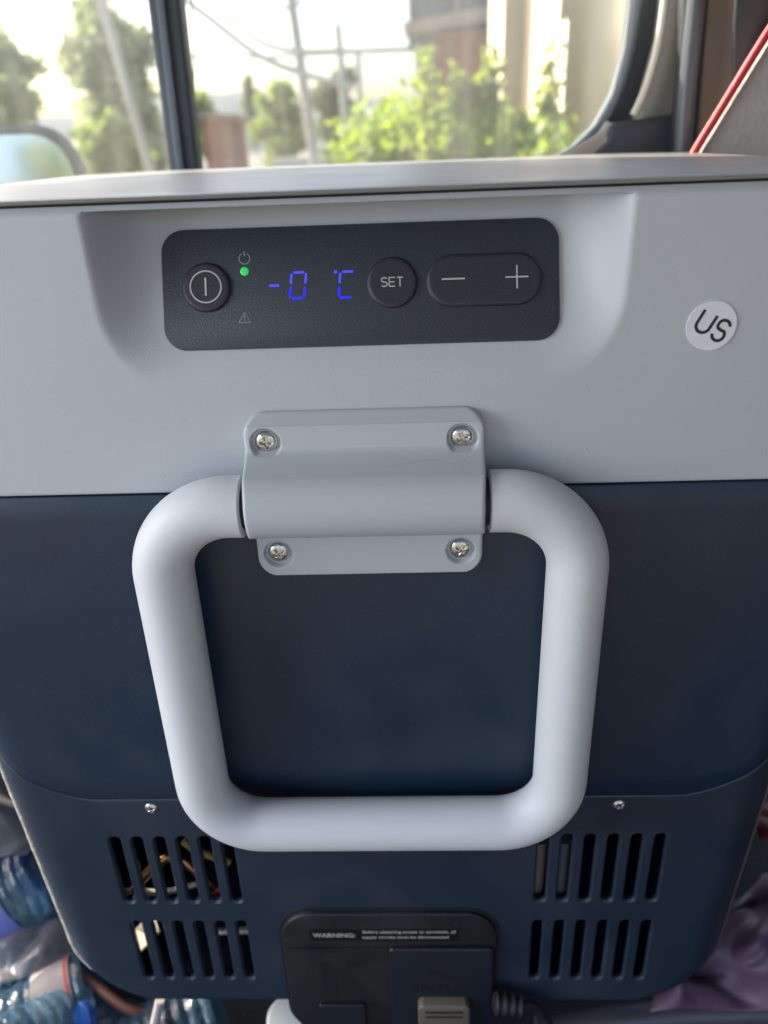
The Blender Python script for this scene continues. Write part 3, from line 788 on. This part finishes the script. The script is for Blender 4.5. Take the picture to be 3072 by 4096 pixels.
def bottle(a, b, r, label, labm=None, lt=(.15, .48), group='empty water bottles', cat='bottle', m=None, lab2=False, ribs=9):
    """from base point a to cap point b"""
    a, b = Vector(a), Vector(b); root = empty('water_bottle', a, label, cat, group)
    L = (b - a).length; d = (b - a).normalized(); pts = []; rd = []
    pr = [(0, .0), (.004, .55), (.01, .85), (.03, 1)]
    N = 60
    for i in range(N): 
        t = .03 + (.70 - .03) * i / (N - 1); pr.append((t, 1 - .045 * (.5 + .5 * math.cos(t * ribs * 2 * math.pi)) ** 2))
    pr += [(.74, .97), (.79, .85), (.84, .65), (.88, .45), (.91, .38), (.93, .38)]
    sweep('shell', [a + d * (L * t) for t, q in pr], r, m or PETB, root, 32, rads=[max(r * q, .0005) for t, q in pr], caps=False)
    sweep('cap', [a + d * (L * t) for t in (.925, .93, .99, 1.)], r * .45, CAPB, root, 20, rads=[r * .44, r * .46, r * .46, r * .42])
    if labm:
        lb = sweep('label', [a + d * (L * t) for t in lt], r * 1.01, labm, root, 32, caps=False)
        if lab2: sweep('label_edge', [a + d * (L * t) for t in (.135, .155)], r * 1.02, LABR, lb, 32, caps=False)
    return root
bottle(PZ(215, 3470, -.50), PZ(-180, 3760, -.54), .033, 'blue ridged water bottle lying beside the fridge at the left edge, violet label', LABV, lt=(.33, .52))
bottle(PZ(395, 3945, -.545), PZ(-150, 4240, -.56), .029, 'water bottle with white label and red rim below the fridge corner', LABW, lab2=True, lt=(.12, .40))
bottle(PZ(420, 4120, -.565), PZ(560, 4600, -.565), .030, 'crinkled clear bottle base poking out left of the pale straw')
bottle(PZ(900, 4060, -.55), PZ(430, 4330, -.565), .034, 'ridged clear blue bottle lying right of the pale straw')
bottle(PZ(100, 3800, -.575), PZ(330, 3950, -.575), .030, 'dull bottle under the crumpled plastic bag')
bottle(PZ(-60, 3960, -.575), PZ(260, 3860, -.58), .030, 'dim bottle at the left edge below the plastic bag')
bottle(PZ(-160, 3330, -.50), PZ(75, 3440, -.50), .028, 'uppermost clear blue water bottle at the left edge, above the violet labelled one')
bottle(PZ(-60, 4260, -.50), PZ(352, 4068, -.53), .024, 'small water bottle whose blue cap pokes up at the bottom edge beside the labelled bottle')
wb = empty('paper_cup', PZ(1150, 4060, -.52), 'white cup with an orange stripe beside the connector block', 'cup')
q = PZ(1155, 4085, -.52)
ax = Vector((.1, -.35, .93)).normalized()
sweep('cup_body', [q - ax * .06, q - ax * .05, q + ax * .004, q + ax * .009, q + ax * .010], .014, mat('white paper', (.8, .76, .72), .5), wb, 28, rads=[.010, .0135, .0145, .012, .006])
sweep('orange_band', [q - ax * .03 + Vector((.0012, -.0006, 0)), q - ax * .002 + Vector((.0012, -.0006, 0))], .0143, mat('orange print', (.75, .16, .04), .5), wb, 28, caps=False)
def cloth(name, poly, Z, m, amp, label, cat, seed=0, y=None, fr=18):
    """crumpled sheet over a pixel polygon's bounding box, real folds and thickness"""
    random.seed(seed)
    c = [PZ(a, b, Z) if y is None else P(a, b, y) for a, b in poly]      # four corners
    N = 46; rows = []
    for i in range(N + 1):
        rr = []
        for k in range(N + 1):
            u, v = k / N, i / N
            p = c[0].lerp(c[1], u).lerp(c[3].lerp(c[2], u), v)
            s = Vector((p.x * fr + seed, p.y * fr, p.z * fr))
            dz = (abs(noise.noise(s)) * 1.4 + .5 * abs(noise.noise(s * 2.3))) * amp
            dz *= min(1, 4 * min(u, 1 - u) + .25) * min(1, 4 * min(v, 1 - v) + .25)
            p = p + Vector((noise.noise(s + Vector((9, 0, 0))) * amp * .7, -dz * .5, dz))
            rr.append(p)
        rows.append(rr)
    o = grid(name, rows, m); so_ = o.modifiers.new('s', 'SOLIDIFY'); so_.thickness = .0008
    tag(o, label, cat); return o
BAG = mat('hazy plastic film', (.20, .185, .20), .3, alpha=.35)
cloth('plastic_bag', [(-200, 3700), (330, 3640), (300, 3850), (-200, 4000)], -.53, BAG, .035, 'crumpled translucent plastic bag lying left of the fridge foot', 'plastic bag', 3)
GREYC = mat('grey cloth', (.10, .10, .115), .8, var=.3, vscale=30)
cloth('grey_cloth', [(-300, 3080), (20, 3080), (110, 3420), (-300, 3480)], -.46, GREYC, .05, 'dark grey rumpled cloth at the left edge beside the fridge', 'cloth', 5)
PUR = mat('mauve fabric', (.135, .080, .135), .45, var=.12, vscale=25)
cloth('mauve_bag', [(2900, 3500), (3400, 3420), (3400, 4040), (2610, 4050)], -.50, PUR, .06, 'mauve rumpled fabric bag right of the fridge foot', 'bag', 11, fr=14)
REDC = mat('dark red fabric', (.12, .004, .014), .6)
cloth('red_cloth', [(3020, 3230), (3400, 3100), (3400, 3400), (3010, 3360)], -.44, REDC, .02, 'small piece of dark red cloth at the right edge', 'cloth', 13)
rl = sweep('seat_rail', smoothpath([PZ(2150, 4120, -.53), PZ(2500, 4075, -.53), PZ(2800, 4050, -.53), PZ(3300, 4035, -.53)], 8), .0085, mat('grey metal rail', (.10, .10, .115), .4, .2), None, 20)
tag(rl, 'grey curved metal rail crossing the lower right corner', 'rail')
strap = sweep('brown_strap', smoothpath([PZ(150, 3870, -.53), PZ(260, 3880, -.53), PZ(360, 3925, -.53), PZ(520, 4040, -.53), PZ(700, 4060, -.54)], 8), .0035, mat('reddish brown strap', (.12, .035, .02), .6), None, 12)
tag(strap, 'reddish brown strap curling under the lower left corner of the fridge', 'strap')
straw = sweep('straw', [PZ(640, 4000, -.50), PZ(618, 4100, -.52)], .0030, mat('pale straw', (.45, .40, .38), .5), None, 12)
tag(straw, 'pale drinking straw standing between two clear bottles', 'straw')

# ------------------------------------------------------------------ outside
GRD = mat('dry gravel ground', (.22, .20, .16), .9, var=.3, vscale=2)
g_ = mk('ground', [(-900, -30, -H), (900, -30, -H), (900, 1500, -H), (-900, 1500, -H)], [(0, 1, 2, 3)], GRD, None, False); tag(g_, kind='structure')
def leaves(blobs, n, size, seed, spike=0):
    random.seed(seed); vs = []; fs = []
    tot = sum(b[1][0] * b[1][1] * b[1][2] for b in blobs)
    for c, rr in blobs:
        k = max(20, int(n * rr[0] * rr[1] * rr[2] / tot))
        for _ in range(k):
            d = Vector((random.gauss(0, 1), random.gauss(0, 1), random.gauss(0, 1))).normalized() * (random.random() ** .45)
            d *= 1 + .35 * noise.noise(d * 2.3 + Vector(c))
            p = Vector((c[0] + d.x * rr[0], c[1] + d.y * rr[1], c[2] + d.z * rr[2]))
            a = Vector((random.gauss(0, 1), random.gauss(0, 1), random.gauss(0, .8))).normalized(); b = a.orthogonal().normalized()
            b = Matrix.Rotation(random.uniform(0, 6.28), 3, a) @ b
            s = size * random.uniform(.6, 1.3); m0 = len(vs)
            vs += [p, p + a * s * .5 + b * s * .3, p + a * s, p + a * s * .5 - b * s * .3]; fs.append((m0, m0 + 1, m0 + 2, m0 + 3))
    return vs, fs
BARK = mat('bark', (.10, .075, .055), .9, bump=1, bscale=20)
def tree(label, Y, px, pyc, w, h, lm, n=5000, size=.25, seed=1, name='tree', group=None, nb=9):
    """crown of clumps spread over w x h photo pixels at depth Y"""
    s = (Y + .295) / F; c = P(px, pyc, Y)
    root = empty(name, (c.x, Y, -H), label, 'tree' if name == 'tree' else 'bush', group)
    random.seed(seed * 7 + 1); W, Hh = w * s / 2, h * s / 2; bl = []
    for i in range(nb):
        t = (i + .5) / nb; zz = c.z - Hh + 2 * Hh * t; ww = W * math.sin(math.pi * (.15 + .75 * t)) ** .8
        bl.append(((c.x + random.uniform(-.55, .55) * ww, Y + random.uniform(-.5, .5) * W, zz), (ww * random.uniform(.4, .7), W * .5, Hh * random.uniform(.18, .3))))
    vs, fs = leaves(bl, n, size, seed)
    mk('crown', vs, fs, lm, root, smooth=False)
    b0 = Vector((c.x, Y, -H)); tp = Vector((c.x, Y, c.z + Hh * .5)); L = (tp - b0).length
    sweep('trunk', smoothpath([b0, b0.lerp(tp, .35) + Vector((.1, 0, 0)), b0.lerp(tp, .7) - Vector((.08, 0, 0)), tp], 5), .1, BARK, root, 8, rads=[max(.02, W * .09 * (1 - i / 17)) for i in range(16)])
    return root
LF1 = leafmat('hazy grey green leaves', (.26, .30, .17), (.40, .46, .22))
LF2 = leafmat('yellow green leaves', (.14, .20, .03), (.30, .40, .05))
LF3 = leafmat('bright hedge leaves', (.15, .22, .03), (.42, .54, .05))
LF4 = leafmat('dark green leaves', (.09, .13, .06), (.16, .22, .08))
tree('grey green tree at the left edge above the side mirror', 19, -10, 360, 330, 330, LF1, 2000, .26, 3)
tree('tall loose tree left of the window divider', 16, 420, 400, 330, 560, LF1, 2900, .26, 4, nb=16)
tree('narrower tree just left of the window divider', 17, 580, 430, 170, 460, LF1, 1700, .26, 5, nb=12)
tree('yellow green low tree between mirror and divider', 12, 430, 640, 330, 260, LF2, 4500, .13, 6)
tree('round mid green tree left of the main utility pole', 20, 1110, 520, 260, 260, LF2, 5000, .18, 7)
tree('dark green tree right of the main utility pole', 24, 1340, 480, 260, 300, LF4, 5000, .22, 8)
tree('small pale green tree behind the red brick shed', 26, 830, 500, 200, 180, LF2, 2500, .22, 9)
tree('thin dark conifer on the skyline', 40, 1010, 440, 60, 200, LF4, 1500, .25, 10)
# hedge close outside: one shrub with upright shoots
hitm = onplane(215, 700, 0); dm = (hitm - CAM).normalized(); rm = dm - nrm * (2 * dm.dot(nrm)); tc_ = hitm + rm * 8
mt = empty('tree', (tc_.x, tc_.y, -H), 'green tree that shows as the reflection in the side mirror', 'tree')
vs, fs = leaves([(tuple(tc_), (.5, .42, .42)), (tuple(tc_ + Vector((.1, .5, -.35))), (.5, .5, .35)), (tuple(tc_ + Vector((0, -.5, -.5))), (.5, .6, .5))], 1600, .11, 44)
mk('crown', vs, fs, LF2, mt, smooth=False)
sweep('trunk', [(tc_.x, tc_.y, -H), (tc_.x, tc_.y, tc_.z)], .06, BARK, mt, 8)
hd = empty('hedge', (P(1800, 560, 3.2).x, 3.2, -H), 'bright yellow green leafy hedge with upright shoots outside the window', 'hedge')
bl = []
random.seed(21)
for px, top_ in ((1400, 520), (1460, 430), (1540, 400), (1620, 400), (1700, 390), (1780, 400), (1860, 380), (1940, 400), (2020, 450), (2100, 490), (2180, 480), (2240, 500)):
    c = P(px, top_ + 190, 3.2 + random.uniform(-.3, .3)); bl.append((tuple(c), (.12, .25, .20)))
    c = P(px, top_ + 400, 3.2); bl.append((tuple(c), (.14, .3, .3)))
for px, top_, bot in ((1710, 215, 420), (1830, 290, 420), (1970, 200, 420), (1945, 280, 430), (2215, 175, 480), (2180, 380, 500), (1860, 330, 420), (2090, 470, 560)):
    for k in range(5):
        t = k / 4; c = P(px + random.uniform(-12, 12), top_ + 20 + (bot - top_) * t, 3.1); bl.append((tuple(c), (.022 + .022 * t, .04, .045)))
vs, fs = leaves(bl[:24], 11000, .050, 22); v2, f2 = leaves(bl[24:], 1100, .045, 23)
b = len(vs); mk('foliage', vs + v2, fs + [tuple(b + i for i in f) for f in f2], LF3, hd, smooth=False)
for px, top_ in ((1710, 215), (1830, 290), (1970, 200), (2215, 175), (2180, 380)):
    a_ = P(px, top_, 3.1); sweep('stem', [a_, Vector((a_.x, a_.y, a_.z - .25)), Vector((a_.x + .02, a_.y, -H))], .004, BARK, hd, 6)
# utility poles and wires
POLE = mat('grey concrete pole', (.40, .39, .36), .8)
def pole(px0, py0, px1, py1, Y, r, label, lean=0):
    a = P(px0, py0, Y); b = P(px1, py1, Y); d = (b - a).normalized(); t = (-H - a.z) / d.z; base = a + d * t; topp = a - d * (2.5 if py0 <= 0 else 0)
    o = sweep('utility_pole', [base, topp], r, POLE, None, 14, rads=[r * 1.2, r * .85]); tag(o, label, 'pole', 'utility poles outside'); return o
pole(405, 0, 500, 330, 9, .045, 'leaning utility pole passing in front of the tall left tree')
pole(1165, 0, 1225, 420, 13, .075, 'tallest utility pole right of the window divider')
pole(1350, 95, 1378, 420, 22, .10, 'shorter pale utility pole right of the tallest one')
pole(1430, 215, 1440, 420, 34, .16, 'faint distant utility pole nearest the hedge')
WIRE = mat('grey cable', (.5, .5, .47), .7)
for pts, Y, r, lb in (([(690, -40), (860, 90), (1040, 225), (1230, 300), (1420, 350)], 12, .045, 'thick wire sagging steeply down towards the tallest pole'),
                      ([(780, -40), (930, 90), (1100, 190), (1350, 205), (1700, 195)], 12, .035, 'upper sagging wire that levels out past the tallest pole'),
                      ([(700, 222), (1050, 228), (1300, 215), (1700, 190)], 14, .028, 'nearly level wire crossing all the poles'),
                      ([(1080, 10), (1160, 30), (1250, -30)], 13, .03, 'short wire end at the top of the tallest pole'),
                      ([(-200, 60), (0, 88), (300, 150), (420, 165)], 10, .012, 'thin wire at the upper left of the quarter window')):
    o = sweep('overhead_wire', smoothpath([P(a, b, Y) for a, b in pts], 8), r, WIRE, None, 6); tag(o, lb, 'wire', 'overhead wires')
# far hills
HILL = mat('hazy hill', (.13, .15, .165), .95, var=.1, vscale=.02)
rows = []
for k in range(4):
    rr = []
    for i in range(61):
        px = -800 + i * 75; hh = (.0, .55, .9, 1.0)[k]
        base = 175 if k else 240
        q = P(px, 395 + 28 * math.sin(px / 170.) + 16 * math.sin(px / 61.) + (60 if px < 700 else 0), 160 + 15 * k)
        z = -H + (q.z + H) * hh; rr.append(Vector((q.x, 150 + 15 * k, z)))
    rows.append(rr)
hl = grid('hills', rows, HILL); tag(hl, kind='structure')
# red shed and roadside bits
shed = empty('brick_shed', P(870, 600, 22), 'small red brick shed behind the window divider, by the trees', 'shed')
BRK = mat('dusty red brick', (.36, .15, .11), .9, var=.2, vscale=3)
def oblk(name, x0, x1, y0, y1, Y, dep, m, parent, bev=0):
    a = P(x0, y0, Y); b = P(x1, y1, Y)
    return box(name, ((a.x + b.x) / 2, Y + dep / 2, (a.z + b.z) / 2), (b.x - a.x, dep, a.z - b.z), m, parent, bev)
oblk('wall', 805, 930, 480, 800, 22, 3, BRK, shed)
a_ = P(867, 470, 21.9)
box('roof', (a_.x, 23.5, a_.z + .05), (1.2, 3.6, .12), mat('shed roof', (.30, .20, .17), .8), shed, rot=Matrix.Rotation(.1, 3, 'Y'))
o = oblk('road_barrier', 1242, 1272, 600, 690, 15, .1, mat('orange plastic', (.8, .22, .08), .6), None, .02); tag(o, 'orange road barrier post at the foot of the tallest pole', 'barrier')
o = oblk('low_wall', 1090, 1500, 632, 760, 17, .3, mat('pale concrete', (.5, .48, .43), .85, var=.1, vscale=3), None, .03); tag(o, 'low pale wall between the poles and the hedge', 'wall')
# wooden house with the jetty eave
hs_ = empty('wooden_house', P(1850, 560, 9), 'dark wooden house with a jutting eave behind the hedge', 'house')
WOOD = mat('brown boards', (.36, .105, .045), .75, var=.3, vscale=4)
SLT = mat('blue grey boards', (.06, .075, .10), .7, var=.2, vscale=6)
EAVE = mat('weathered eave', (.30, .23, .19), .8, var=.2, vscale=8)
oblk('lower_wall', 1735, 2060, 130, 1200, 9, 3, WOOD, hs_)
oblk('corner_wall', 1668, 1745, 120, 1200, 8.9, 3, SLT, hs_)
oblk('upper_wall', 1625, 2060, -700, 55, 8.8, 3, SLT, hs_)
pe = [P(1612, 90, 8.5), P(2030, 8, 8.5), P(2030, 60, 8.5), P(1620, 135, 8.5)]
mk('eave', [*pe, *[p + Vector((0, .9, .05)) for p in pe]], [(0, 1, 2, 3), (7, 6, 5, 4), (0, 4, 5, 1), (2, 6, 7, 3), (0, 3, 7, 4), (1, 5, 6, 2)], EAVE, hs_, smooth=False)
oblk('window_frame', 1822, 1842, -400, 52, 8.7, .08, EAVE, hs_)
for px in (1800, 1860, 1920, 1975):
    oblk('batten', px, px + 7, 150, 1000, 8.95, .05, mat('pale batten', (.26, .14, .09), .7), hs_)
# rendered wall with pilasters
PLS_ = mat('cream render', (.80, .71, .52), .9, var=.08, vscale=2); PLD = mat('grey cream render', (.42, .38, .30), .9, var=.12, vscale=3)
gw = empty('rendered_wall', P(2200, 560, 6), 'cream rendered garden building with pale pilasters right of the hedge', 'building')
def angled(name, x0, x1, y0, Y0, Y1, m, dep=.5):     # face turned towards the sun on the left
    a = P(x0, y0, Y0); b = P(x1, y0, Y1); zt_ = a.z; vs = []
    for (p, dy) in ((a, 0), (b, 0), (b, dep), (a, dep)):
        vs.append((p.x, p.y + dy, -H))
    for (p, dy) in ((a, 0), (b, 0), (b, dep), (a, dep)):
        vs.append((p.x, p.y + dy, zt_))
    return mk(name, vs, [(0, 1, 5, 4), (1, 2, 6, 5), (2, 3, 7, 6), (3, 0, 4, 7), (4, 5, 6, 7), (3, 2, 1, 0)], m, gw, smooth=False)
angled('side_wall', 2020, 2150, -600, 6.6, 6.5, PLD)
angled('pilaster', 2000, 2032, -600, 6.5, 6.3, PLS_)
angled('pilaster', 2128, 2272, -600, 6.4, 5.6, PLS_)
angled('front_wall', 2262, 2700, -600, 6.4, 5.0, PLS_)
angled('door_frame', 2225, 2268, 110, 5.7, 5.3, mat('white painted trim', (.8, .76, .62), .6), .1)
